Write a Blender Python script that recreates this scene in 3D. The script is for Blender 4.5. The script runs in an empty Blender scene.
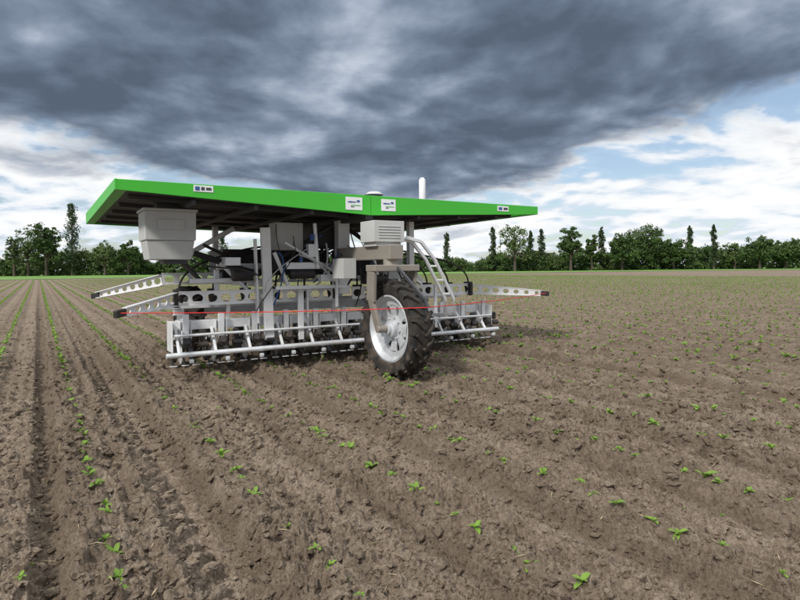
import bpy, bmesh, math, random
import numpy as np
from mathutils import Vector, Matrix
random.seed(7); rng=np.random.default_rng(7)
scene=bpy.context.scene
scene.view_settings.view_transform='Standard'
try: scene.view_settings.look='None'
except Exception: pass
scene.view_settings.exposure=0

# ------------------------------------------------------------ node helpers
def new_mat(name):
    m=bpy.data.materials.new(name); m.use_nodes=True
    nt=m.node_tree; b=nt.nodes.get('Principled BSDF')
    return m,nt,b
def N(nt,t,**k):
    n=nt.nodes.new(t)
    for a,v in k.items(): setattr(n,a,v)
    return n
def setin(n,i,v): n.inputs[i].default_value=v
def math_(nt,op,a,b=None,c=None,clamp=False):
    n=N(nt,'ShaderNodeMath',operation=op); n.use_clamp=clamp
    for i,v in enumerate((a,b,c)):
        if v is None: continue
        if isinstance(v,(int,float)): n.inputs[i].default_value=v
        else: nt.links.new(v,n.inputs[i])
    return n.outputs[0]
def mix(nt,f,a,b,blend='MIX'):
    n=N(nt,'ShaderNodeMix',data_type='RGBA',blend_type=blend)
    for i,v in ((0,f),(6,a),(7,b)):
        if isinstance(v,(int,float)): n.inputs[i].default_value=v
        elif isinstance(v,tuple): n.inputs[i].default_value=(*v,1) if len(v)==3 else v
        else: nt.links.new(v,n.inputs[i])
    return n.outputs[2]
def noise(nt,vec,scale,detail=4,rough=.5,dist=0,dim='3D'):
    n=N(nt,'ShaderNodeTexNoise'); n.noise_dimensions=dim; setin(n,'Scale',scale); setin(n,'Detail',detail); setin(n,'Roughness',rough); setin(n,'Distortion',dist)
    if vec is not None: nt.links.new(vec,n.inputs['Vector'])
    return n.outputs[0]
def ramp(nt,f,stops,interp='LINEAR'):
    n=N(nt,'ShaderNodeValToRGB'); cr=n.color_ramp; cr.interpolation=interp
    while len(cr.elements)<len(stops): cr.elements.new(.5)
    for e,(p,c) in zip(cr.elements,stops):
        e.position=p; e.color=(*c,1) if isinstance(c,tuple) else (c,c,c,1)
    nt.links.new(f,n.inputs[0]); return n.outputs[0]
def smooth(nt,f,a,b):
    n=N(nt,'ShaderNodeMapRange',interpolation_type='SMOOTHSTEP'); nt.links.new(f,n.inputs[0])
    setin(n,1,a); setin(n,2,b); return n.outputs[0]

# ------------------------------------------------------------ materials
def soil_material():
    m,nt,b=new_mat('soil'); L=nt.links
    geo=N(nt,'ShaderNodeNewGeometry'); pos=geo.outputs['Position']
    big=noise(nt,pos,.25,2,.6); med=noise(nt,pos,4,6,.75,.2); fine=noise(nt,pos,38,4,.8)
    c1=ramp(nt,med,[(.34,(.100,.074,.051)),(.5,(.222,.170,.125)),(.66,(.35,.285,.218))])
    c2=ramp(nt,fine,[(.34,(.058,.042,.029)),(.47,(.212,.162,.118)),(.62,(.38,.315,.243)),(.74,(.50,.43,.34))])
    c=mix(nt,.55,c1,c2)
    c=mix(nt,math_(nt,'MULTIPLY',smooth(nt,big,.42,.62),.25),c,(.155,.117,.083))
    s=N(nt,'ShaderNodeVectorMath',operation='DOT_PRODUCT'); L.new(pos,s.inputs[0]); s.inputs[1].default_value=(.847,.531,0)
    wob=math_(nt,'MULTIPLY',med,.10)
    sv=math_(nt,'ADD',s.outputs['Value'],wob)
    st=smooth(nt,math_(nt,'SINE',math_(nt,'MULTIPLY',sv,2*math.pi/.875)),-.2,1.)
    st2=smooth(nt,math_(nt,'SINE',math_(nt,'MULTIPLY',sv,2*math.pi/.4375)),.3,1.)
    c=mix(nt,math_(nt,'ADD',math_(nt,'MULTIPLY',st,.32),math_(nt,'MULTIPLY',st2,.28)),c,(.102,.075,.052))
    L.new(c,b.inputs['Base Color']); setin(b,'Roughness',.95); b.inputs['Specular IOR Level'].default_value=.12
    bmp=N(nt,'ShaderNodeBump'); setin(bmp,'Strength',1.0); setin(bmp,'Distance',.028)
    L.new(math_(nt,'ADD',fine,math_(nt,'MULTIPLY',med,.6)),bmp.inputs['Height']); L.new(bmp.outputs[0],b.inputs['Normal'])
    return m
def leaf_material(name,dark,light,scale=.35,trans=.25):
    m,nt,b=new_mat(name); L=nt.links
    geo=N(nt,'ShaderNodeNewGeometry')
    f=noise(nt,geo.outputs['Position'],scale,2,.6)
    c=ramp(nt,f,[(.3,dark),(.7,light)])
    r=geo.outputs['Random Per Island']
    c=mix(nt,math_(nt,'MULTIPLY',r,.45),c,tuple(x*1.5 for x in light))
    L.new(c,b.inputs['Base Color']); setin(b,'Roughness',.6); b.inputs['Specular IOR Level'].default_value=.25
    if trans>0:
        t=N(nt,'ShaderNodeBsdfTranslucent'); L.new(c,t.inputs[0])
        ms=N(nt,'ShaderNodeMixShader'); setin(ms,0,trans); L.new(b.outputs[0],ms.inputs[1]); L.new(t.outputs[0],ms.inputs[2])
        L.new(ms.outputs[0],nt.nodes['Material Output'].inputs[0])
    return m
def paint(name,col,rough=.4,metal=0,dust=.25,dcol=(.2,.15,.11),scale=4):
    m,nt,b=new_mat(name); L=nt.links
    geo=N(nt,'ShaderNodeNewGeometry'); pos=geo.outputs['Position']
    n1=noise(nt,pos,scale,5,.65); n2=noise(nt,pos,scale*9,3,.6)
    sp=N(nt,'ShaderNodeSeparateXYZ'); L.new(pos,sp.inputs[0])
    low=smooth(nt,sp.outputs[2],1.3,0.1)
    f=math_(nt,'MULTIPLY',smooth(nt,math_(nt,'ADD',n1,math_(nt,'MULTIPLY',n2,.3)),.5,.85),math_(nt,'ADD',dust*.5,math_(nt,'MULTIPLY',low,dust)),clamp=True)
    c=mix(nt,f,col,dcol)
    L.new(c,b.inputs['Base Color']); setin(b,'Metallic',metal)
    L.new(math_(nt,'ADD',rough,math_(nt,'MULTIPLY',n2,.25),clamp=True),b.inputs['Roughness'])
    return m
M_soil=soil_material()
M_green=paint('green_paint',(.050,.46,.03),.35,dust=.12)
M_galv=paint('galvanised_steel',(.80,.82,.84),.28,.4,dust=.22)
M_white=paint('light_grey_paint',(.80,.81,.82),.34,.2,dust=.22)
M_box=paint('enclosure_grey',(.50,.51,.50),.5,0,dust=.25)
M_fork=paint('fork_metal',(.32,.29,.25),.45,.3,dust=.4)
M_black=paint('black_plastic',(.013,.013,.015),.45,0,dust=.25)
M_dark=paint('dark_steel',(.07,.075,.085),.45,.5,dust=.35)
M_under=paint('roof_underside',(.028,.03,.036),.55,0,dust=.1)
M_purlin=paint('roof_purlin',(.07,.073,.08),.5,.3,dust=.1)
M_tyre=paint('tyre_rubber',(.013,.013,.013),.7,0,dust=.5,dcol=(.12,.09,.065),scale=9)
M_rim=paint('rim_silver',(.66,.69,.72),.36,.4,dust=.3)
M_blue=paint('blue_plastic',(.03,.09,.3),.4,dust=.1)
M_red=paint('red_rope',(.65,.03,.03),.6,dust=0)
M_sticker=paint('sticker_white',(.80,.81,.82),.5,dust=.05)
M_pv=paint('solar_cell',(.01,.015,.04),.15,0,dust=.05)
M_bark=paint('bark',(.09,.07,.055),.9,dust=0)
M_straw=paint('straw',(.42,.34,.2),.8,dust=.2)
M_grass=leaf_material('grass',(.09,.17,.03),(.13,.24,.045),.03,0)
M_seed=leaf_material('seedling_leaf',(.13,.22,.035),(.19,.31,.05),6,.3)
M_tree=leaf_material('tree_leaf',(.022,.046,.014),(.062,.105,.026),.22,0)
M_tree2=leaf_material('poplar_leaf',(.020,.038,.015),(.042,.070,.024),.3,0)
M_tree3=leaf_material('spring_leaf',(.045,.074,.024),(.092,.135,.040),.3,0)

# ------------------------------------------------------------ numpy noise
def hsh(ix,iy,seed):
    h=(ix.astype(np.int64)*374761393+iy.astype(np.int64)*668265263+seed*1274126177)&0xffffffff
    h=((h^(h>>13))*1274126177)&0xffffffff
    h=((h^(h>>15))*2246822519)&0xffffffff
    return ((h^(h>>16))&0xffffff)/float(0x1000000)
def vn(x,y,seed):
    ix=np.floor(x);iy=np.floor(y);fx=x-ix;fy=y-iy
    ux=fx*fx*(3-2*fx);uy=fy*fy*(3-2*fy);ix=ix.astype(np.int64);iy=iy.astype(np.int64)
    a=hsh(ix,iy,seed);b=hsh(ix+1,iy,seed);c=hsh(ix,iy+1,seed);d=hsh(ix+1,iy+1,seed)
    return (a*(1-ux)+b*ux)*(1-uy)+(c*(1-ux)+d*ux)*uy-.5
def clods(x,y,cell,seed,prob):
    wx=vn(x/cell*2.3,y/cell*2.3,seed+20)*cell*.6+vn(x/cell*5,y/cell*5,seed+21)*cell*.3
    wy=vn(x/cell*2.3,y/cell*2.3,seed+22)*cell*.6+vn(x/cell*5,y/cell*5,seed+23)*cell*.3
    x=x+wx;y=y+wy
    ix=np.floor(x/cell).astype(np.int64);iy=np.floor(y/cell).astype(np.int64)
    out=np.zeros_like(x)
    for dx in (-1,0,1):
        for dy in (-1,0,1):
            cx=ix+dx;cy=iy+dy
            h2=hsh(cx,cy,seed+2)
            px=(cx+.15+.7*hsh(cx,cy,seed))*cell;py=(cy+.15+.7*hsh(cx,cy,seed+1))*cell
            r=cell*(.15+.5*h2*h2+.08)
            on=hsh(cx,cy,seed+3)<prob
            ax=x-px;ay=y-py
            an=hsh(cx,cy,seed+4)*6.28;ca=np.cos(an);sa=np.sin(an)
            u=ca*ax+sa*ay;v=(-sa*ax+ca*ay)*1.4
            q=1-(u*u+v*v)/(r*r)
            hgt=np.minimum(np.sqrt(np.maximum(q,0))*1.2,.62+.6*u/r)
            out=np.maximum(out,np.where(on&(q>0),r*hgt,0))
    return out
CU,CV=.847,.531
TR=[(.80,.20,.062,1),(.05,.10,.055,0),(-1.75,.19,.055,1),(2.55,.15,.03,0),(6.9,.18,.04,1),(9.5,.16,.03,0)]
def H(X,Y):
    r=np.hypot(X,Y); step=np.maximum(r*.0032,.004)
    s=CU*X+CV*Y; t=-CV*X+CU*Y
    w=vn(s*.8,t*.35,11)*.05+vn(s*3,t*1.5,12)*.03
    sw=s+w
    fr=lambda lam:np.clip(lam/(2.2*step)-.4,0,1)
    h=.024*np.cos(2*np.pi*(sw-.31)/.875)*fr(.8)
    h+=.018*np.cos(2*np.pi*(sw-.31)/.4375+.6)*fr(.4)
    h+=.008*np.cos(2*np.pi*(s+w*1.6)/.146)*fr(.14)
    m=np.ones_like(X)
    for (c,hw,d,lug) in TR:
        q=np.clip(1-np.abs((s+w*.3-c)/hw)**4,0,1)
        g=-d*q
        if lug:
            ph=(t+np.abs(s-c)*.9)/.19
            g=g+q*.028*np.clip(np.sin(2*np.pi*ph)*2.5,-1,1)*fr(.19)
        else: g=g+.005*np.sin(2*np.pi*t/.09)*q*fr(.1)
        side=np.exp(-((np.abs(s-c)-hw*1.25)/.05)**2)*.032
        h=h+(g+side)*fr(.4); m=m*(1-.75*q)
    for lam,a,sd in ((2.5,.03,1),(.9,.02,2),(.35,.030,3),(.16,.038,4),(.08,.036,5),(.04,.030,6),(.02,.020,7)):
        n=vn(X/lam+sd*3.1,Y/lam+sd*7.7,sd)
        if lam<.3: n=.5*n+(.28-np.abs(n)*1.6)
        h=h+a*n*fr(lam)*(1 if lam>.5 else .35+.65*m)
    patch=np.clip(vn(X/.8,Y/.8,31)*2.6+.85,.25,1)
    h=h+.80*clods(X,Y,.15,40,.55)*fr(.12)*m*patch
    h=h+1.0*clods(X,Y,.075,50,.75)*fr(.06)*(.25+.75*m)*(.35+.65*patch)
    h=h+1.15*clods(X+.3,Y,.038,60,.85)*fr(.03)*(.4+.6*m)
    return h*np.clip((130-r)/50,0,1)

def mesh_np(name,V,F,mat,smooth=False,k=4):
    me=bpy.data.meshes.new(name); V=np.asarray(V,dtype=np.float32);F=np.asarray(F,dtype=np.int32)
    me.vertices.add(len(V)); me.vertices.foreach_set('co',V.ravel())
    me.loops.add(F.size); me.loops.foreach_set('vertex_index',F.ravel())
    me.polygons.add(len(F)); me.polygons.foreach_set('loop_start',np.arange(0,F.size,F.shape[1],dtype=np.int32))
    me.polygons.foreach_set('loop_total',np.full(len(F),F.shape[1],dtype=np.int32))
    me.polygons.foreach_set('use_smooth',np.full(len(F),bool(smooth),dtype=bool))
    me.update(calc_edges=True)
    me.materials.append(mat)
    o=bpy.data.objects.new(name,me); scene.collection.objects.link(o); return o

# ------------------------------------------------------------ ground sheet
def sp(a,b,st):
    n=max(2,int((b-a)/st)); return list(np.linspace(a,b,n,endpoint=False))
D=math.radians
ang=sp(D(-180),D(-75),.06)+sp(D(-75),D(-44),.006)+sp(D(-44),D(44),.0016)+sp(D(44),D(75),.006)+sp(D(75),D(180),.06)
rad=[];r=.25
while r<5000:
    rad.append(r); r*=1.06 if r<1.8 else 1.0030 if r<10 else 1.0045 if r<55 else 1.035
ang=np.array(ang);rad=np.array(rad)
A,R=np.meshgrid(ang,rad); GX=R*np.sin(A);GY=R*np.cos(A); GZ=H(GX.ravel(),GY.ravel())
nv=len(ang);nr=len(rad)
V=np.stack([GX.ravel(),GY.ravel(),GZ],1)
i=np.arange(nr-1)[:,None]*nv;j=np.arange(nv)[None,:];j2=(j+1)%nv
F=np.stack([i+j,i+nv+j,i+nv+j2,i+j2],-1).reshape(-1,4)
F=F[:,::-1]
ground=mesh_np('ground',V,F,M_soil,True)
if ground.data.polygons[0].normal.z<0: ground.data.flip_normals()

# ------------------------------------------------------------ loose clods
def ico(sub):
    bm=bmesh.new(); bmesh.ops.create_icosphere(bm,subdivisions=sub,radius=1)
    v=np.array([x.co[:] for x in bm.verts]); f=np.array([[x.index for x in p.verts] for p in bm.faces]); bm.free(); return v,f
VV=[];FF=[];off=0
for sub,n,r0,r1,smin,smax in ((2,8000,1.9,6.5,.006,.038),(1,38000,1.9,8,.003,.016),(1,36000,5,28,.009,.042)):
    v,f=ico(sub)
    rr=r0*(r1/r0)**rng.random(n); aa=rng.uniform(D(-50),D(50),n)
    x=rr*np.sin(aa);y=rr*np.cos(aa); z=H(x,y)
    sz=smin+(smax-smin)*rng.random(n)**3.5
    sc=sz[:,None]*rng.uniform(.55,1.35,(n,3))*np.array([1,1,.7])
    P=v[None]*(1+.6*(rng.random((n,len(v)))-.5))[:,:,None]*sc[:,None,:]
    th=rng.uniform(0,6.28,n);c=np.cos(th)[:,None];s_=np.sin(th)[:,None]
    Q=np.stack([P[:,:,0]*c-P[:,:,1]*s_+x[:,None],P[:,:,0]*s_+P[:,:,1]*c+y[:,None],P[:,:,2]+P[:,:,0]*rng.normal(size=(n,1))*.3+(z+sz*.2)[:,None]],-1)
    VV.append(Q.reshape(-1,3)); FF.append((f[None]+(np.arange(n)*len(v))[:,None,None]).reshape(-1,3)+off); off+=n*len(v)
mesh_np('soil_clods',np.vstack(VV),np.vstack(FF),M_soil,False)

# ------------------------------------------------------------ crop seedlings
def leaves(base,az,el,ln,wd,curl,st):
    n=len(az); ts=np.linspace(0,1,st); prof=np.sin(np.pi*np.clip(ts*.93+.05,0,1))**.8; prof[0]=.12
    d=np.stack([np.cos(az),np.sin(az)],1); pr=np.stack([-np.sin(az),np.cos(az)],1)
    out=np.zeros((n,st,3,3))
    hx=np.zeros(n);hz=np.zeros(n)
    for k,t in enumerate(ts):
        if k>0:
            e=el-curl*ts[k-1]; hx=hx+np.cos(e)*ln/(st-1); hz=hz+np.sin(e)*ln/(st-1)
        w=wd*prof[k]*.5
        for q,sg in enumerate((-1,0,1)):
            out[:,k,q,0]=base[:,0]+d[:,0]*hx+pr[:,0]*sg*w
            out[:,k,q,1]=base[:,1]+d[:,1]*hx+pr[:,1]*sg*w
            out[:,k,q,2]=base[:,2]+hz+(abs(sg)*w*.35)
    V=out.reshape(-1,3); f=[]
    for k in range(st-1):
        for q in (0,1): f.append([k*3+q,k*3+q+1,k*3+3+q+1,k*3+3+q])
    f=np.array(f); F=(f[None]+(np.arange(n)*st*3)[:,None,None]).reshape(-1,4)
    return V,F
pts=[]
for k in range(-22,85):
    s0=.31+.875*k; t=-3+rng.random()*.3
    while t<115:
        t+= rng.choice([.13,.18,.25,.36],p=[.3,.35,.25,.1])+rng.normal()*.025
        s=s0+rng.normal()*.012
        x=CU*s-CV*t; y=CV*s+CU*t
        if y<1.2 or abs(x)>y*1.0+2: continue
        if rng.random()<.05: continue
        pts.append((x,y,math.hypot(x,y),1))
    t=-3
    while t<60:
        t+=rng.exponential(3.0)
        s=s0+.4375+rng.normal()*.05; x=CU*s-CV*t; y=CV*s+CU*t
        if y<1.2 or abs(x)>y*1.0+2: continue
        pts.append((x,y,math.hypot(x,y),.4))
pts=np.array(pts); pz=H(pts[:,0],pts[:,1])
VV=[];FF=[];off=0
for lo,hi,nl,st in ((0,10,7,6),(10,30,6,4),(30,200,5,3)):
    sel=(pts[:,2]>=lo)&(pts[:,2]<hi); p=pts[sel]; z=pz[sel]; n=len(p)
    size=np.clip(rng.normal(.62,.16,n),.3,.9)*p[:,3]*(1.0 if lo<10 else 1.4 if lo<30 else 1.7)
    base=np.repeat(np.stack([p[:,0],p[:,1],z+(.004 if lo<10 else .012)],1),nl,0); S=np.repeat(size,nl)
    az=(np.tile(np.arange(nl),n)*2.4+np.repeat(rng.uniform(0,6.28,n),nl)+rng.normal(size=n*nl)*.3)
    inner=np.tile(np.arange(nl)/nl,n)
    el=.55+inner*.75+rng.normal(size=n*nl)*.18
    ln=S*(.10-.04*inner)*rng.uniform(.7,1.2,n*nl); wd=ln*rng.uniform(.36,.52,n*nl)
    base[:,2]-=.002
    v,f=leaves(base,az,el,ln,wd,rng.uniform(.5,1.3,n*nl),st)
    VV.append(v);FF.append(f+off);off+=len(v)
mesh_np('crop_seedlings',np.vstack(VV),np.vstack(FF),M_seed,True)
n=420; rr=2+9*rng.random(n)**1.6; aa=rng.uniform(D(-42),D(42),n); x=rr*np.sin(aa);y=rr*np.cos(aa)
v,f=leaves(np.stack([x,y,H(x,y)+.012],1),rng.uniform(0,6.28,n),rng.normal(size=n)*.12,rng.uniform(.03,.12,n),rng.uniform(.003,.008,n),rng.normal(size=n)*.2,3)
mesh_np('straw_debris',v,f,M_straw)

# ------------------------------------------------------------ grass strip beyond field
def grid_sheet(name,x0,x1,z,mat,nx=240,ny=12):
    xs=np.linspace(x0,x1,nx); X,T=np.meshgrid(xs,np.linspace(0,1,ny)**3)
    y0=np.interp(X,[-400,-80,-40,20,60,400],[92,100,130,135,150,150])+vn(X/14,X*0,77)*3
    V=np.stack([X.ravel(),(y0+(3500-y0)*T).ravel(),np.full(X.size,z)],1)
    i=np.arange(ny-1)[:,None]*nx;j=np.arange(nx-1)[None,:]
    F=np.stack([i+j,i+j+1,i+nx+j+1,i+nx+j],-1).reshape(-1,4)
    return mesh_np(name,V,F,mat)
grid_sheet('grass',-1500,1500,.06,M_grass,600)

# ------------------------------------------------------------ trees
def tufts(C,Rr,n,size,flat=.8):
    k=len(C); P=np.repeat(C,n,0)
    d=rng.normal(size=(k*n,3)); d/=np.linalg.norm(d,axis=1)[:,None]
    P=P+d*(np.repeat(Rr,n)*rng.random(k*n)**.5)[:,None]*np.array([1,1,flat])
    P[:,2]=np.maximum(P[:,2],.1)
    a=rng.normal(size=(k*n,3));a/=np.linalg.norm(a,axis=1)[:,None]
    b=np.cross(a,rng.normal(size=(k*n,3)));b/=np.linalg.norm(b,axis=1)[:,None]
    s=size*rng.uniform(.5,1.2,k*n)[:,None]
    V=np.stack([P-a*s,P-b*s*.6,P+a*s,P+b*s*.6],1).reshape(-1,3)
    F=np.arange(len(V)).reshape(-1,4); return V,F
def cone(bm,p,q,r1,r2,seg=8):
    p=Vector(p);q=Vector(q);d=q-p
    if d.length<1e-6: return
    m=Matrix.Translation((p+q)/2)@d.to_track_quat('Z','Y').to_matrix().to_4x4()
    bmesh.ops.create_cone(bm,cap_ends=True,segments=seg,radius1=r1,radius2=r2,depth=d.length,matrix=m)
def make_tree(name,x,y,h,w,kind):
    e=bpy.data.objects.new(name,None); scene.collection.objects.link(e); e.location=(x,y,0)
    bm=bmesh.new(); C=[];Rr=[]
    if kind=='poplar':
        cone(bm,(0,0,0),(0,0,h*.93),.35,.05)
        nC=int(h*5); wob=rng.uniform(0,6.28,2)
        for q in range(nC):
            t=(q+rng.random())/nC; z=h*(.06+.93*t)
            env=w*.5*min(1,.55+t*1.8)*(1 if t<.62 else math.sqrt(max(.02,1-((t-.62)/.39)**2)))*(1+.16*math.sin(t*17+wob[0])+.1*math.sin(t*31+wob[1]))
            a=rng.random()*6.28; rr=env*rng.random()**.5*.75
            C.append((math.cos(a)*rr,math.sin(a)*rr,z)); Rr.append(max(.28,env*.5)*rng.uniform(.6,1.3))
            if q%3==0: cone(bm,(0,0,max(.5,z-1.8)),C[-1],.07,.02,5)
        dens=30; mat=M_tree2; sz=.30; fl=1.5
    else:
        cone(bm,(0,0,0),(0,0,h*.45),.45,.28); cone(bm,(0,0,h*.45),(0,0,h*.85),.28,.06)
        nC=int(60+w*8)
        ph=rng.uniform(0,6.28,3)
        for q in range(nC):
            a=rng.random()*6.28; el=math.acos(1-1.7*rng.random()); rr=rng.random()**.4
            rr*=1+.16*math.sin(3*a+ph[0])+.14*math.sin(5*el+ph[1])
            C.append((math.cos(a)*math.sin(el)*w*.46*rr,math.sin(a)*math.sin(el)*w*.46*rr,h*.55+math.cos(el)*h*.42*rr))
            Rr.append(w*rng.uniform(.05,.13))
            if q%3==0: cone(bm,(0,0,h*rng.uniform(.25,.5)),C[-1],.12,.03,5)
        dens=46 if kind=='round' else 17; mat=M_tree if kind=='round' else M_tree3; sz=.36; fl=.75
    me=bpy.data.meshes.new('trunk'); bm.to_mesh(me); bm.free(); me.materials.append(M_bark)
    o=bpy.data.objects.new('trunk_and_limbs',me); scene.collection.objects.link(o); o.parent=e
    V,F=tufts(np.array(C),np.array(Rr),dens,sz,fl); o=mesh_np('crown',V,F,mat); o.parent=e
DT=190
for px,top,wpx,kind in ((-60,225,34,'round'),(14,236,20,'sparse'),(28,226,30,'sparse'),(46,219,30,'round'),(72,203,15,'poplar'),(128,240,24,'round'),(105,241,26,'sparse'),(222,234,12,'poplar'),
        (447,233,7,'poplar'),(493,227,8,'poplar'),(515,224,34,'sparse'),(531,231,8,'poplar'),(542,229,8,'poplar'),(571,227,26,'round'),
        (602,227,8,'poplar'),(592,236,16,'round'),(622,235,30,'round'),(646,225,44,'round'),(690,226,7,'poplar'),(714,225,8,'poplar'),
        (674,239,30,'round'),(735,242,24,'sparse'),(760,238,30,'round'),(786,241,30,'round'),(850,230,36,'round'),(900,222,9,'poplar')):
    hz=272-.01*px; dd=DT+rng.uniform(-6,10)
    make_tree({'poplar':'poplar_tree','round':'deciduous_tree','sparse':'leafing_tree'}[kind],(px-400)*dd/578,dd,(hz+1.5*578/dd-top)*dd/578,wpx*dd/578,kind)
C=[];Rr=[]
def hh(px):
    xs=[-400,0,28,60,85,110,145,190,250,440,470,520,560,600,640,700,740,800,1200]
    hs=[8,7.5,6.5,8,9.5,8.5,7.5,8,7.5,5.5,4.6,6,7.4,8.3,8.6,8.6,8.4,8.6,9]
    return float(np.interp(px,xs,hs))
nh=11000
pxs=rng.uniform(-330,1130,nh); v1=vn(pxs/17.,pxs*0,5); v2=vn(pxs/6.,pxs*0+3,6)
for q in range(nh):
    px=pxs[q]; d=DT+8+rng.uniform(-5,14)
    h=hh(px)*(.90+.45*v1[q]+.3*v2[q])
    z=h*rng.random()**.85; C.append(((px-400)*d/578,d,max(.4,z-.5)));Rr.append(rng.uniform(.7,1.5))
C=np.array(C);Rr=np.array(Rr)
k=vn(C[:,0]/9,C[:,1]/9,8)<.16
Va,Fa=tufts(C[k],Rr[k],30,.42); Vb,Fb=tufts(C[~k],Rr[~k],30,.42)
o=mesh_np('distant_tree_row',np.vstack([Va,Vb]),np.vstack([Fa,Fb+len(Va)]),M_tree)
o.data.materials.append(M_tree3); mi=np.zeros(len(Fa)+len(Fb),dtype=np.int32); mi[len(Fa):]=1; o.data.polygons.foreach_set('material_index',mi)

# ------------------------------------------------------------ ROBOT
robot=bpy.data.objects.new('agricultural_robot',None); scene.collection.objects.link(robot)
robot.location=(-.07,7.95,0); robot.rotation_euler=(0,0,math.atan2(.531,.847))
def fin(bm,name,mat,bev=.006,sm=False,parent=robot):
    bmesh.ops.recalc_face_normals(bm,faces=bm.faces[:])
    me=bpy.data.meshes.new(name); bm.to_mesh(me); bm.free(); me.materials.append(mat)
    if sm:
        for p in me.polygons: p.use_smooth=True
    o=bpy.data.objects.new(name,me); scene.collection.objects.link(o); o.parent=parent
    if bev:
        md=o.modifiers.new('bevel','BEVEL'); md.width=bev; md.segments=2; md.limit_method='ANGLE'; md.angle_limit=D(50)
    if sm:
        md=o.modifiers.new('es','EDGE_SPLIT'); md.split_angle=D(35)
    return o
def box(bm,c,s,rz=0,rx=0):
    m=Matrix.Translation(c)@Matrix.Rotation(rz,4,'Z')@Matrix.Rotation(rx,4,'X')@Matrix.Diagonal((*s,1))
    bmesh.ops.create_cube(bm,size=1,matrix=m)
def beam(bm,p,q,w,h):
    p=Vector(p);q=Vector(q);d=(q-p);x=d.normalized()
    up=Vector((0,0,1)) if abs(x.z)<.95 else Vector((0,1,0))
    y=up.cross(x).normalized();z=x.cross(y)
    R=Matrix((x,y,z)).transposed().to_4x4()
    bmesh.ops.create_cube(bm,size=1,matrix=Matrix.Translation((p+q)/2)@R@Matrix.Diagonal((d.length,w,h,1)))
def cyl(bm,p,q,r,seg=20): cone(bm,p,q,r,r,seg)
def lathe(bm,prof,seg,center,axis=Matrix.Identity(4)):
    rings=[]
    for k in range(seg):
        a=2*math.pi*k/seg
        rings.append([bm.verts.new((axis@Vector((x,r*math.cos(a),r*math.sin(a))))+Vector(center)) for x,r in prof])
    for k in range(seg):
        A=rings[k];B=rings[(k+1)%seg]
        for i in range(len(prof)-1): bm.faces.new((A[i],A[i+1],B[i+1],B[i]))
def holed(bm,p,q,h,th,n,hr=.34,taper=1.):
    p=Vector(p);q=Vector(q);d=q-p;x=d.normalized();y=Vector((0,0,1)).cross(x).normalized();z=x.cross(y);cl=d.length/n
    K=16
    for c in range(n):
        hc=h*(1+(taper-1)*(c+.5)/n); h0=h*(1+(taper-1)*c/n);h1=h*(1+(taper-1)*(c+1)/n)
        cen=p+x*cl*(c+.5); o_=[[],[]];i_=[[],[]]
        for k in range(K):
            a=2*math.pi*k/K; ca,sa=math.cos(a),math.sin(a)
            sc=1/max(abs(ca),abs(sa)); ox=ca*sc*cl/2; fr=(ox/cl+.5); oz=sa*sc*(h0+(h1-h0)*fr)/2
            rx=min(hr*hc*1.35,cl*.38)
            for s,yo in ((0,-th/2),(1,th/2)):
                o_[s].append(bm.verts.new(cen+x*ox+z*oz+y*yo)); i_[s].append(bm.verts.new(cen+x*ca*rx+z*sa*hr*hc+y*yo))
        for k in range(K):
            l=(k+1)%K
            for s in (0,1): bm.faces.new((o_[s][k],o_[s][l],i_[s][l],i_[s][k]))
            bm.faces.new((i_[0][k],i_[0][l],i_[1][l],i_[1][k]))
    for sgn in (1,-1):
        a0=p+z*sgn*(h/2+.006)+y*.02; a1=q+z*sgn*(h*taper/2+.006)+y*.02
        beam(bm,a0,a1,.07,.012)

FB,BB,W=.65,5.35,3.4; ZT=2.57
def skirt(bm,pts,th):
    for (x0,y0,t0,b0,nx,ny),(x1,y1,t1,b1,_,_) in zip(pts[:-1],pts[1:]):
        o=[bm.verts.new(v) for v in ((x0,y0,b0),(x1,y1,b1),(x1,y1,t1),(x0,y0,t0))]
        i=[bm.verts.new((v.co.x-nx*th,v.co.y-ny*th,v.co.z)) for v in o]
        bm.faces.new(o);bm.faces.new(i[::-1])
        for k in range(4): l=(k+1)%4; bm.faces.new((o[k],i[k],i[l],o[l]))
bm=bmesh.new()
G=.004
skirt(bm,[(-W,FB,ZT,2.445,0,-1),(-G,FB,ZT,2.28,0,-1)],.03)
skirt(bm,[(G,FB,ZT,2.28,0,-1),(W,FB,ZT,2.43,0,-1)],.03)
skirt(bm,[(-W,BB,ZT,2.37,0,1),(0,BB,ZT,2.28,0,1)],.03)
skirt(bm,[(0,BB,ZT,2.28,0,1),(W,BB,ZT,2.39,0,1)],.03)
skirt(bm,[(-W-.002,FB-.002,ZT+.002,2.443,-1,0),(-W-.002,BB+.002,ZT+.002,2.368,-1,0)],.03)
skirt(bm,[(W+.002,FB-.002,ZT+.002,2.428,1,0),(W+.002,BB+.002,ZT+.002,2.388,1,0)],.03)
def quad(bm,*v): bm.faces.new([bm.verts.new(p) for p in v])
quad(bm,(-W+.03,FB+.03,2.452),(-W+.13,FB+.03,2.447),(-W+.13,BB-.03,2.372),(-W+.03,BB-.03,2.377))
quad(bm,(W-.03,FB+.03,2.44),(W-.13,FB+.03,2.436),(W-.13,BB-.03,2.392),(W-.03,BB-.03,2.397))
fin(bm,'roof_fascia',M_green,.004)
bm=bmesh.new()
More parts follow.
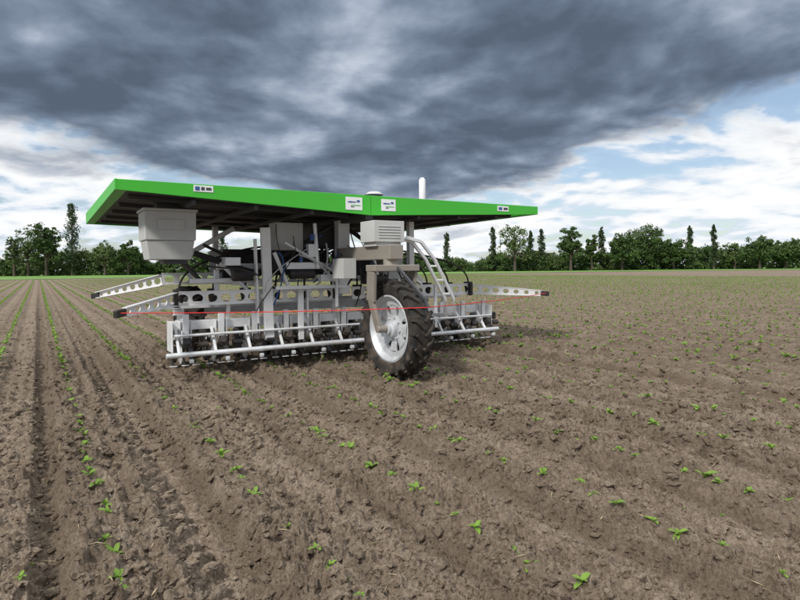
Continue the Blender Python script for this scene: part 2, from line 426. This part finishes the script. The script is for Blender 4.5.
for sg in (-1,1):
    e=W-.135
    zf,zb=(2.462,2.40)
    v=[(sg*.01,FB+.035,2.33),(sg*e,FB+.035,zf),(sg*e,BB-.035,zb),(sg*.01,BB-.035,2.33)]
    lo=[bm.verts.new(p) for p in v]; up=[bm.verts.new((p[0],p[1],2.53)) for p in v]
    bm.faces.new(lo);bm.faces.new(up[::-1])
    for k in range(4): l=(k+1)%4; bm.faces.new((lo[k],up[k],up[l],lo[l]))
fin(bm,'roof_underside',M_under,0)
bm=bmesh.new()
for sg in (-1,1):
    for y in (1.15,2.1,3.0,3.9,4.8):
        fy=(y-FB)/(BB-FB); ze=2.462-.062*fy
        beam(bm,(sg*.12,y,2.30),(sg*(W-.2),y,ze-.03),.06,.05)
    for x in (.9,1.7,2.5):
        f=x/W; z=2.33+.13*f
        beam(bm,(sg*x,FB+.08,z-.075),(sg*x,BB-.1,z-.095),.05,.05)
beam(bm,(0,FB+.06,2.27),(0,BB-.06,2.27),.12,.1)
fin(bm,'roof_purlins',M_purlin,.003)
bm=bmesh.new()
for ix in range(6):
    for iy in range(3):
        cx=-W+.12+(ix+.5)*(2*W-.24)/6; cy=FB+.1+(iy+.5)*(BB-FB-.2)/3
        box(bm,(cx,cy,2.55),((2*W-.24)/6-.03,(BB-FB-.2)/3-.03,.03))
fin(bm,'solar_panels',M_pv,.003)
def label(x0,x1,z0,z1,strip):
    bm=bmesh.new(); box(bm,((x0+x1)/2,FB-.004,(z0+z1)/2),(x1-x0,.004,z1-z0)); fin(bm,'label',M_sticker,0)
    for (u0,u1,w0,w1,mt) in strip:
        bm=bmesh.new(); box(bm,(x0+(x1-x0)*(u0+u1)/2,FB-.0085,z0+(z1-z0)*(w0+w1)/2),((x1-x0)*(u1-u0),.003,(z1-z0)*(w1-w0))); fin(bm,'label_print',mt,0)
lg=[(.12,.2,.58,.66,M_blue),(.22,.34,.56,.68,M_blue),(.36,.6,.58,.66,M_blue),(.3,.88,.34,.39,M_green),(.66,.84,.62,.78,M_blue),(.3,.5,.22,.27,M_dark)]
label(-.42,-.15,2.345,2.53,lg); label(.17,.42,2.355,2.53,lg)
label(-2.52,-2.28,2.475,2.555,[(.08,.3,.2,.8,M_blue),(.38,.55,.25,.75,M_dark),(.63,.9,.3,.7,M_dark)])
label(2.45,2.7,2.45,2.54,[(.1,.4,.25,.75,M_blue),(.55,.9,.3,.7,M_dark)])
bm=bmesh.new(); cyl(bm,(2.18,2.5,2.57),(2.18,2.5,3.2),.065,24); cone(bm,(2.18,2.5,3.2),(2.18,2.5,3.25),.065,.03,24); fin(bm,'gps_mast',M_sticker,.004,True)
bm=bmesh.new(); cyl(bm,(.25,1.0,2.57),(.25,1.0,2.61),.05); cone(bm,(.25,1.0,2.61),(.25,1.0,2.635),.10,.15,24); cone(bm,(.25,1.0,2.635),(.25,1.0,2.68),.15,.08,24); fin(bm,'gps_receiver',M_box,.003,True)

def wheel(name,c,R,w,rimr,yaw,lugs=22):
    ax=Matrix.Rotation(yaw,4,'Z'); c=Vector(c)
    bm=bmesh.new(); hw=w/2; ir=rimr
    lathe(bm,[(-hw*.72,ir),(-hw*.95,ir+.03),(-hw*1.04,ir+(R-ir)*.45),(-hw*1.0,R-.075),(-hw*.8,R-.045),(-hw*.4,R-.032),(0,R-.028),
              (hw*.4,R-.032),(hw*.8,R-.045),(hw*1.0,R-.075),(hw*1.04,ir+(R-ir)*.45),(hw*.95,ir+.03),(hw*.72,ir)],72,c,ax)
    fin(bm,name+'_tyre',M_tyre,0,True)
    bm=bmesh.new()
    for k in range(lugs):
        for s in (-1,1):
            a=2*math.pi*(k+(.5 if s>0 else 0))/lugs
            m=Matrix.Translation(c)@ax@Matrix.Rotation(a,4,'X')@Matrix.Translation((s*hw*.5,0,R-.022))@Matrix.Rotation(s*.75,4,'Z')@Matrix.Diagonal((hw*1.25,.04,.05,1))
            bmesh.ops.create_cube(bm,size=1,matrix=m)
            m=Matrix.Translation(c)@ax@Matrix.Rotation(a+(-.105),4,'X')@Matrix.Translation((s*hw*1.0,0,R-.065))@Matrix.Rotation(s*.2,4,'Y')@Matrix.Rotation(s*.3,4,'Z')@Matrix.Diagonal((.035,.045,.085,1))
            bmesh.ops.create_cube(bm,size=1,matrix=m)
    fin(bm,name+'_lugs',M_tyre,.007)
    bm=bmesh.new()
    lathe(bm,[(-hw*.82,ir+.012),(-hw*.86,ir-.012),(-hw*.70,ir-.028),(-hw*.45,ir-.06),(hw*.45,ir-.06),(hw*.70,ir-.028),(hw*.86,ir-.012),(hw*.82,ir+.012)],72,c,ax)
    for x0,r0,x1,r1 in ((-.055,ir-.058,-.045,ir-.13),(-.02,.19,-.035,.12)):
        lathe(bm,[(x0,r0),(x1,r1),(x1+.012,r1),(x0+.012,r0),(x0,r0)],72,c,ax)
    for k in range(8):
        a=2*math.pi*k/8
        def pt(x,r,da): 
            return bm.verts.new((ax@Vector((x,r*math.cos(a+da),r*math.sin(a+da))))+c)
        for off in (0,.012):
            prev=None
            for (x,r,da) in ((-.045,ir-.128,.30),(-.034,(ir-.128+.19)/2,.27),(-.02,.188,.36)):
                cur=(pt(x+off,r,-da),pt(x+off,r,da))
                if prev: bm.faces.new((prev[0],prev[1],cur[1],cur[0]))
                prev=cur
    lathe(bm,[(-.035,.12),(-.10,.11),(-.115,.075),(-.15,.07),(-.155,.0)],32,c,ax)
    for k in range(8):
        a=2*math.pi*k/8+.2; p=Vector((-.035,.15*math.cos(a),.15*math.sin(a)))
        cyl(bm,(ax@p)+c,(ax@(p+Vector((-.035,0,0))))+c,.012,8)
    fin(bm,name+'_rim',M_rim,0,True)
wheel('front_wheel',(0,0,.675),.675,.30,.45,D(4),22)
wheel('rear_wheel_left',(-1.95,3.7,.6),.62,.3,.36,0,20)
wheel('rear_wheel_right',(1.95,3.7,.6),.62,.3,.36,0,20)

bm=bmesh.new()
beam(bm,(-.36,.05,1.50),(.36,.05,1.50),.26,.09)
for s in (-1,1):
    beam(bm,(s*.33,.06,1.46),(s*.31,.12,1.05),.05,.20)
    beam(bm,(s*.31,.12,1.07),(s*.245,.02,.64),.05,.13)
    cyl(bm,(s*.16,0,.675),(s*.29,0,.675),.05)
cyl(bm,(0,.1,1.5),(0,.1,1.82),.11)
beam(bm,(0,-.05,1.72),(0,1.6,1.72),.22,.2)
fin(bm,'front_fork',M_fork,.01)
bm=bmesh.new()
beam(bm,(0,-.05,1.52),(0,-.72,1.1),.03,.04); beam(bm,(0,-.72,1.12),(0,-.78,1.0),.03,.03)
fin(bm,'rope_bracket',M_dark,.003)
bm=bmesh.new()
box(bm,(.05,.42,2.02),(.50,.40,.30)); box(bm,(.05,.42,1.84),(.42,.34,.06))
box(bm,(-.25,1.05,1.50),(.22,.36,.30))
for s in range(5): box(bm,(.05,.215,1.93+s*.04),(.36,.012,.012))
box(bm,(-.90,1.75,2.0),(.44,.3,.42)); box(bm,(.45,1.3,2.0),(.3,.3,.36)); box(bm,(.95,1.75,1.55),(.35,.35,.5))
fin(bm,'control_boxes',M_box,.018)
bm=bmesh.new()
def frust(bm,c,s0,s1,h):
    lo=[bm.verts.new((c[0]+sx*s0[0]/2,c[1]+sy*s0[1]/2,c[2])) for sx,sy in ((-1,-1),(1,-1),(1,1),(-1,1))]
    hi=[bm.verts.new((c[0]+sx*s1[0]/2,c[1]+sy*s1[1]/2,c[2]+h)) for sx,sy in ((-1,-1),(1,-1),(1,1),(-1,1))]
    bm.faces.new(lo[::-1]);bm.faces.new(hi)
    for k in range(4): l=(k+1)%4; bm.faces.new((lo[k],lo[l],hi[l],hi[k]))
frust(bm,(-2.68,1.5,1.64),(.52,.45),(.60,.52),.25)
frust(bm,(-2.68,1.5,1.893),(.63,.55),(.64,.56),.38)
box(bm,(-2.68,1.5,2.29),(.68,.6,.035))
box(bm,(-2.68,1.215,2.10),(.34,.02,.14))
fin(bm,'hopper_box',M_box,.016)
bm=bmesh.new(); box(bm,(-2.68,1.5,2.36),(.3,.2,.09)); box(bm,(-2.60,1.5,1.61),(.3,.3,.05)); beam(bm,(-2.45,1.6,1.60),(-2.1,2.2,1.35),.05,.05)
fin(bm,'hopper_brackets',M_dark,.004)
bm=bmesh.new()
beam(bm,(0.0,1.62,1.1),(0.0,1.62,2.27),.2,.16)
beam(bm,(-1.32,1.50,2.12),(-1.24,1.58,.45),.14,.07)
beam(bm,(-1.44,1.60,1.95),(-1.40,1.62,.7),.03,.09)
beam(bm,(1.3,1.6,2.3),(1.3,1.6,.7),.1,.1)
for x in (-1.3,1.3): beam(bm,(x,4.4,2.33),(x,4.4,.7),.1,.1); beam(bm,(x,1.66,1.3),(x,4.35,1.3),.1,.12)
beam(bm,(-2.6,1.78,.72),(3.05,1.78,.72),.12,.13)
beam(bm,(-2.6,2.5,.96),(3.05,2.5,.96),.1,.1)
beam(bm,(-2.2,3.7,.78),(2.2,3.7,.78),.12,.12)
beam(bm,(-1.9,2.0,1.55),(1.2,2.0,1.55),.08,.09)
beam(bm,(-1.9,2.0,1.50),(-1.9,2.0,1.12),.07,.07)
beam(bm,(-.75,1.55,1.25),(-.75,1.55,.42),.09,.04); beam(bm,(-.62,1.6,1.25),(-.62,1.6,.74),.03,.05)
beam(bm,(-2.3,1.9,1.34),(-1.4,1.9,1.34),.1,.07)
beam(bm,(-2.05,3.0,1.78),(-1.35,3.0,2.2),.08,.08)
for x in (-2.62,3.07): box(bm,(x,1.7,.58),(.02,.34,.42))
for x in (-1.8,-.1,.75,2.1): beam(bm,(x,1.72,1.02),(x,1.80,.76),.05,.05)
fin(bm,'main_frame',M_white,.008)
bm=bmesh.new()
beam(bm,(-1.3,1.75,1.5),(-.1,1.75,2.2),.06,.06); beam(bm,(.1,1.75,2.2),(1.3,1.75,1.45),.06,.06)
beam(bm,(-2.2,2.1,1.75),(-1.35,1.7,1.42),.07,.09); beam(bm,(-1.95,2.6,1.9),(-1.3,2.4,1.55),.05,.05)
beam(bm,(-1.3,1.7,1.3),(-.3,2.2,1.9),.05,.05)
box(bm,(-.2,2.0,2.02),(.5,.4,.36)); box(bm,(-.45,1.9,1.62),(.3,.3,.2)); box(bm,(.5,2.2,1.6),(.6,.5,.45)); box(bm,(-.6,3.4,1.62),(1.9,.9,.45))
box(bm,(-1.1,1.75,1.62),(.2,.2,.28)); box(bm,(-1.62,2.2,1.42),(.36,.3,.22))
cyl(bm,(-1.75,1.7,1.42),(-1.45,1.7,1.42),.09); cyl(bm,(-.95,1.5,1.42),(-.55,1.5,1.42),.07); cyl(bm,(.3,1.5,1.32),(.75,1.5,1.32),.08)
fin(bm,'drive_unit',M_black,.012)
bm=bmesh.new()
cyl(bm,(-1.2,1.45,1.75),(-.95,1.5,1.2),.03); cyl(bm,(-1.05,1.42,1.9),(-.2,1.5,1.45),.025); cyl(bm,(-1.9,1.8,1.6),(-1.5,1.8,1.2),.03)
cyl(bm,(-.55,1.45,2.2),(-.5,1.45,1.5),.03); cyl(bm,(.35,1.45,2.2),(.6,1.5,1.3),.03)
beam(bm,(-1.0,1.5,1.55),(-.4,1.5,1.55),.04,.1); box(bm,(-.6,1.48,1.78),(.12,.1,.2)); box(bm,(-.35,1.45,1.36),(.25,.12,.1))
box(bm,(-1.75,1.75,1.62),(.22,.2,.12)); beam(bm,(-1.18,1.46,1.22),(.0,1.46,1.22),.04,.05); beam(bm,(-.2,1.42,1.5),(-.2,1.42,.9),.04,.04)
fin(bm,'actuators',M_galv,.004)
bm=bmesh.new(); box(bm,(-.62,1.40,1.98),(.05,.06,.1)); box(bm,(-.33,1.76,2.05),(.06,.04,.08)); cyl(bm,(-.8,1.4,1.6),(-.8,1.4,1.68),.025); fin(bm,'blue_connectors',M_blue,.004)

bm=bmesh.new()
holed(bm,(-2.55,1.68,1.10),(-.15,1.68,1.10),.18,.012,12)
holed(bm,(.2,1.68,1.10),(2.65,1.68,1.10),.18,.012,12)
holed(bm,(-2.45,3.25,1.36),(2.5,3.25,1.36),.17,.012,22)
holed(bm,(-2.55,1.66,1.10),(-3.3,.86,1.005),.17,.012,6,taper=.5)
holed(bm,(-2.45,3.27,1.34),(-3.28,4.55,1.08),.17,.012,8,taper=.5)
holed(bm,(2.65,1.66,1.10),(3.88,1.04,1.0),.17,.012,7,taper=.5)
holed(bm,(2.5,3.27,1.34),(3.5,4.3,1.08),.17,.012,7,taper=.5)
fin(bm,'pierced_beams',M_white,0)
bm=bmesh.new()
for x in (-2.55,2.65): box(bm,(x,1.66,1.10),(.06,.12,.24))
for p,q in (((-3.28,.88,1.0),(-3.4,.75,.985)),((3.86,1.05,1.0),(4.0,.97,.985)),((-3.26,4.5,1.08),(-3.36,4.66,1.06)),((3.48,4.28,1.08),(3.6,4.4,1.06))): beam(bm,p,q,.06,.09)
fin(bm,'arm_tips',M_black,.01)
bm=bmesh.new()
chain=[(-3.36,.78,1.0)]
def seg(p,q,n,sag):
    for k in range(1,n+1):
        t=k/n; chain.append((p[0]+(q[0]-p[0])*t,p[1]+(q[1]-p[1])*t,p[2]+(q[2]-p[2])*t-sag*4*t*(1-t)))
seg((-3.36,.78,1.0),(0,-.79,1.0),10,.02); seg((0,-.79,1.0),(3.96,.99,1.0),10,.02)
for p,q in zip(chain[:-1],chain[1:]): cyl(bm,p,q,.0055,6)
fin(bm,'safety_rope',M_red,0)

bmW=bmesh.new();bmK=bmesh.new();bmS=bmesh.new()
cyl(bmS,(-2.72,1.42,.35),(3.12,1.42,.35),.036); cyl(bmS,(-2.60,1.52,.60),(3.05,1.52,.60),.020)
dz=.07
for k in range(12):
    a=-2.42+k*.49
    beam(bmW,(a,1.66,.88),(a,1.66,.46),.08,.05)
    for s in (-1,1): box(bmW,(a+s*.075,1.80,.62),(.012,.30,.34))
    beam(bmW,(a-.13,1.70,.68),(a-.13,1.45,.36),.035,.04)
    for s in (-1,1):
        beam(bmS,(a+s*.06,1.85,.74),(a+s*.06,2.35,.60),.018,.035); beam(bmS,(a+s*.06,1.85,.58),(a+s*.06,2.35,.44),.018,.035)
    box(bmK,(a,2.38,.50),(.14,.16,.22)); box(bmK,(a,1.55,.50),(.09,.14,.12)); cyl(bmK,(a-.02,1.46,.52),(a-.02,1.60,.44),.045,12)
    box(bmK,(a+.2,1.62,.58),(.06,.12,.13)); cyl(bmK,(a+.14,1.58,.46),(a+.28,1.58,.46),.045,12)
    cyl(bmK,(a-.035,2.55,.14+dz),(a+.035,2.55,.14+dz),.13,18)
    cyl(bmS,(a+.05,2.32,.17+dz),(a+.058,2.32,.17+dz),.15,20)
    for da in (-.16,.0,.14):
        beam(bmK,(a+da,1.78,.55),(a+da,1.86,.20+dz),.02,.025); beam(bmK,(a+da,1.86,.21+dz),(a+da,1.70,.10+dz),.025,.018)
        beam(bmS,(a+da-.05,1.69,.095+dz),(a+da+.05,1.69,.095+dz),.05,.012)
    cone(bmK,(a,2.1,.98),(a,2.1,1.22),.05,.09,12)
    beam(bmW,(a,2.08,.98),(a,2.48,1.0),.03,.03)
    beam(bmK,(a+.02,1.47,.43),(a+.02,1.43,.27),.05,.04); box(bmS,(a+.02,1.40,.26),(.05,.06,.05))
fin(bmW,'row_unit_brackets',M_white,.004); fin(bmK,'row_unit_bodies',M_black,.006); fin(bmS,'row_unit_steel',M_galv,.003,True)
bm=bmesh.new()
for o_ in (0,.17):
    P_=[(.30+o_,.45,1.95),(.62+o_,.52,1.90),(.95+o_,.62,1.62),(1.45+o_,.8,.98),(1.58+o_,.95,.72),(1.6+o_,1.7,.66)]
    for p,q in zip(P_[:-1],P_[1:]): beam(bm,p,q,.035,.055)
for t in (.15,.5,.85): 
    x=.95+.5*t;y=.62+.18*t;z=1.62-.64*t; beam(bm,(x,y,z),(x+.17,y,z),.03,.03)
beam(bm,(1.0,1.5,1.32),(1.0,1.5,.45),.05,.05); beam(bm,(1.75,1.5,1.2),(1.75,1.5,.45),.05,.05)
fin(bm,'curved_rails',M_sticker,.008)
def hose(name,pts,r,mat):
    cu=bpy.data.curves.new(name,'CURVE'); cu.dimensions='3D'; cu.bevel_depth=r; cu.bevel_resolution=2; cu.resolution_u=8
    s=cu.splines.new('NURBS'); s.points.add(len(pts)-1)
    for q,p in zip(s.points,pts): q.co=(*p,1)
    s.use_endpoint_u=True; s.order_u=4; cu.materials.append(mat)
    o=bpy.data.objects.new(name,cu); scene.collection.objects.link(o); o.parent=robot
for k in range(12):
    a=-2.42+k*.49; sx=-.6+.1*k
    hose('seed_hose',[(sx,2.6,1.75),(sx*1.1+.1*a,2.4,1.95),(a*.7,2.2,1.75),(a,2.1,1.5),(a,2.1,1.2)],.016,M_black)
for k in range(22):
    x0=rng.uniform(-1.2,.9); x1=x0+rng.uniform(-.7,.7); y=rng.uniform(1.38,1.6)
    hose('cable',[(x0,y,rng.uniform(1.7,2.2)),(x0+rng.normal()*.15,y-.06,1.7),(x1+rng.normal()*.2,y-.08,1.35),(x1,1.6,rng.uniform(.8,1.5))],rng.choice([.007,.01,.014]),random.choice([M_black,M_black,M_dark,M_blue,M_box]))
hose('cable',[(.1,.35,1.85),(.35,.1,1.6),(.35,.3,1.3),(.2,.5,1.1),(.3,1.5,1.0)],.012,M_black)
hose('cable',[(-2.4,1.5,1.65),(-2.1,1.3,1.45),(-1.8,1.4,1.6),(-1.4,1.5,1.4)],.012,M_black)

# ------------------------------------------------------------ world
w=bpy.data.worlds.new('World'); scene.world=w; w.use_nodes=True; nt=w.node_tree; nt.nodes.clear(); L=nt.links
SE,SA=D(40),D(210)
out=N(nt,'ShaderNodeOutputWorld'); bg=N(nt,'ShaderNodeBackground'); L.new(bg.outputs[0],out.inputs[0])
sky=N(nt,'ShaderNodeTexSky',sky_type='NISHITA'); sky.sun_disc=False; sky.sun_elevation=SE; sky.sun_rotation=SA
tc=N(nt,'ShaderNodeTexCoord'); sx=N(nt,'ShaderNodeSeparateXYZ'); L.new(tc.outputs['Generated'],sx.inputs[0])
x,y,z=sx.outputs; zc=math_(nt,'MAXIMUM',z,0.0); den=math_(nt,'ADD',zc,.20)
cb=N(nt,'ShaderNodeCombineXYZ'); L.new(math_(nt,'DIVIDE',x,den),cb.inputs[0]); L.new(math_(nt,'DIVIDE',y,den),cb.inputs[1])
P=cb.outputs[0]
off=N(nt,'ShaderNodeVectorMath',operation='ADD'); L.new(P,off.inputs[0]); off.inputs[1].default_value=(.03,.10,0)
n1=noise(nt,P,.7,2,.5,.3,'2D'); n2=noise(nt,P,1.5,8,.52,.15,'2D'); n2b=noise(nt,off.outputs[0],1.5,5,.52,.15,'2D'); n3=noise(nt,P,6,5,.58,.2,'2D')
relief=math_(nt,'MULTIPLY',math_(nt,'SUBTRACT',n2,n2b),.5)
x2=math_(nt,'MULTIPLY',math_(nt,'MULTIPLY',x,x),.26)
e=math_(nt,'SUBTRACT',math_(nt,'ADD',zc,math_(nt,'MULTIPLY',math_(nt,'SUBTRACT',n1,.5),.16)),x2)
e=math_(nt,'ADD',e,math_(nt,'MULTIPLY',math_(nt,'SUBTRACT',n2,.5),.26))
e=math_(nt,'SUBTRACT',e,math_(nt,'MULTIPLY',smooth(nt,x,.15,.5),.03))
deck=smooth(nt,e,.075,.128)
dk=math_(nt,'ADD',math_(nt,'MULTIPLY',n2,.80),math_(nt,'MULTIPLY',n3,.20))
dk=math_(nt,'ADD',dk,relief)
lift=math_(nt,'MULTIPLY',math_(nt,'SUBTRACT',zc,.2),.18)
dk2=math_(nt,'ADD',dk,lift)
darkc=ramp(nt,dk2,[(.34,(.095,.126,.180)),(.46,(.140,.180,.250)),(.56,(.205,.255,.345)),(.65,(.31,.37,.47)),(.78,(.52,.58,.67))])
brc=ramp(nt,dk,[(.36,(.44,.54,.68)),(.45,(.66,.75,.86)),(.52,(.88,.91,.94)),(.64,(1.0,1.0,1.0))])
skyv=mix(nt,1.0,sky.outputs[0],(.12,.12,.12),'MULTIPLY')
brc=mix(nt,math_(nt,'MULTIPLY',smooth(nt,dk,.47,.40),.7),brc,skyv)
col=mix(nt,deck,brc,darkc)
top=smooth(nt,zc,.44,.72)
col=mix(nt,math_(nt,'MULTIPLY',top,.95),col,(1.45,1.5,1.56))
L.new(col,bg.inputs[0]); setin(bg,1,1.04)
sun=bpy.data.lights.new('sun','SUN'); sun.energy=3.2; sun.angle=D(7); sun.color=(1,.96,.90)
so=bpy.data.objects.new('sun',sun); scene.collection.objects.link(so)
dv=Vector((math.sin(SA)*math.cos(SE),math.cos(SA)*math.cos(SE),math.sin(SE))); so.rotation_euler=dv.to_track_quat('Z','Y').to_euler(); so.location=(0,0,30)

# ------------------------------------------------------------ camera
cam=bpy.data.cameras.new('camera'); co=bpy.data.objects.new('camera',cam); scene.collection.objects.link(co)
cam.lens=26; cam.sensor_width=36; cam.shift_y=-.04; cam.clip_end=10000; cam.clip_start=.05
co.location=(0,0,1.5); co.rotation_euler=(D(90),D(.57),0)
scene.camera=co
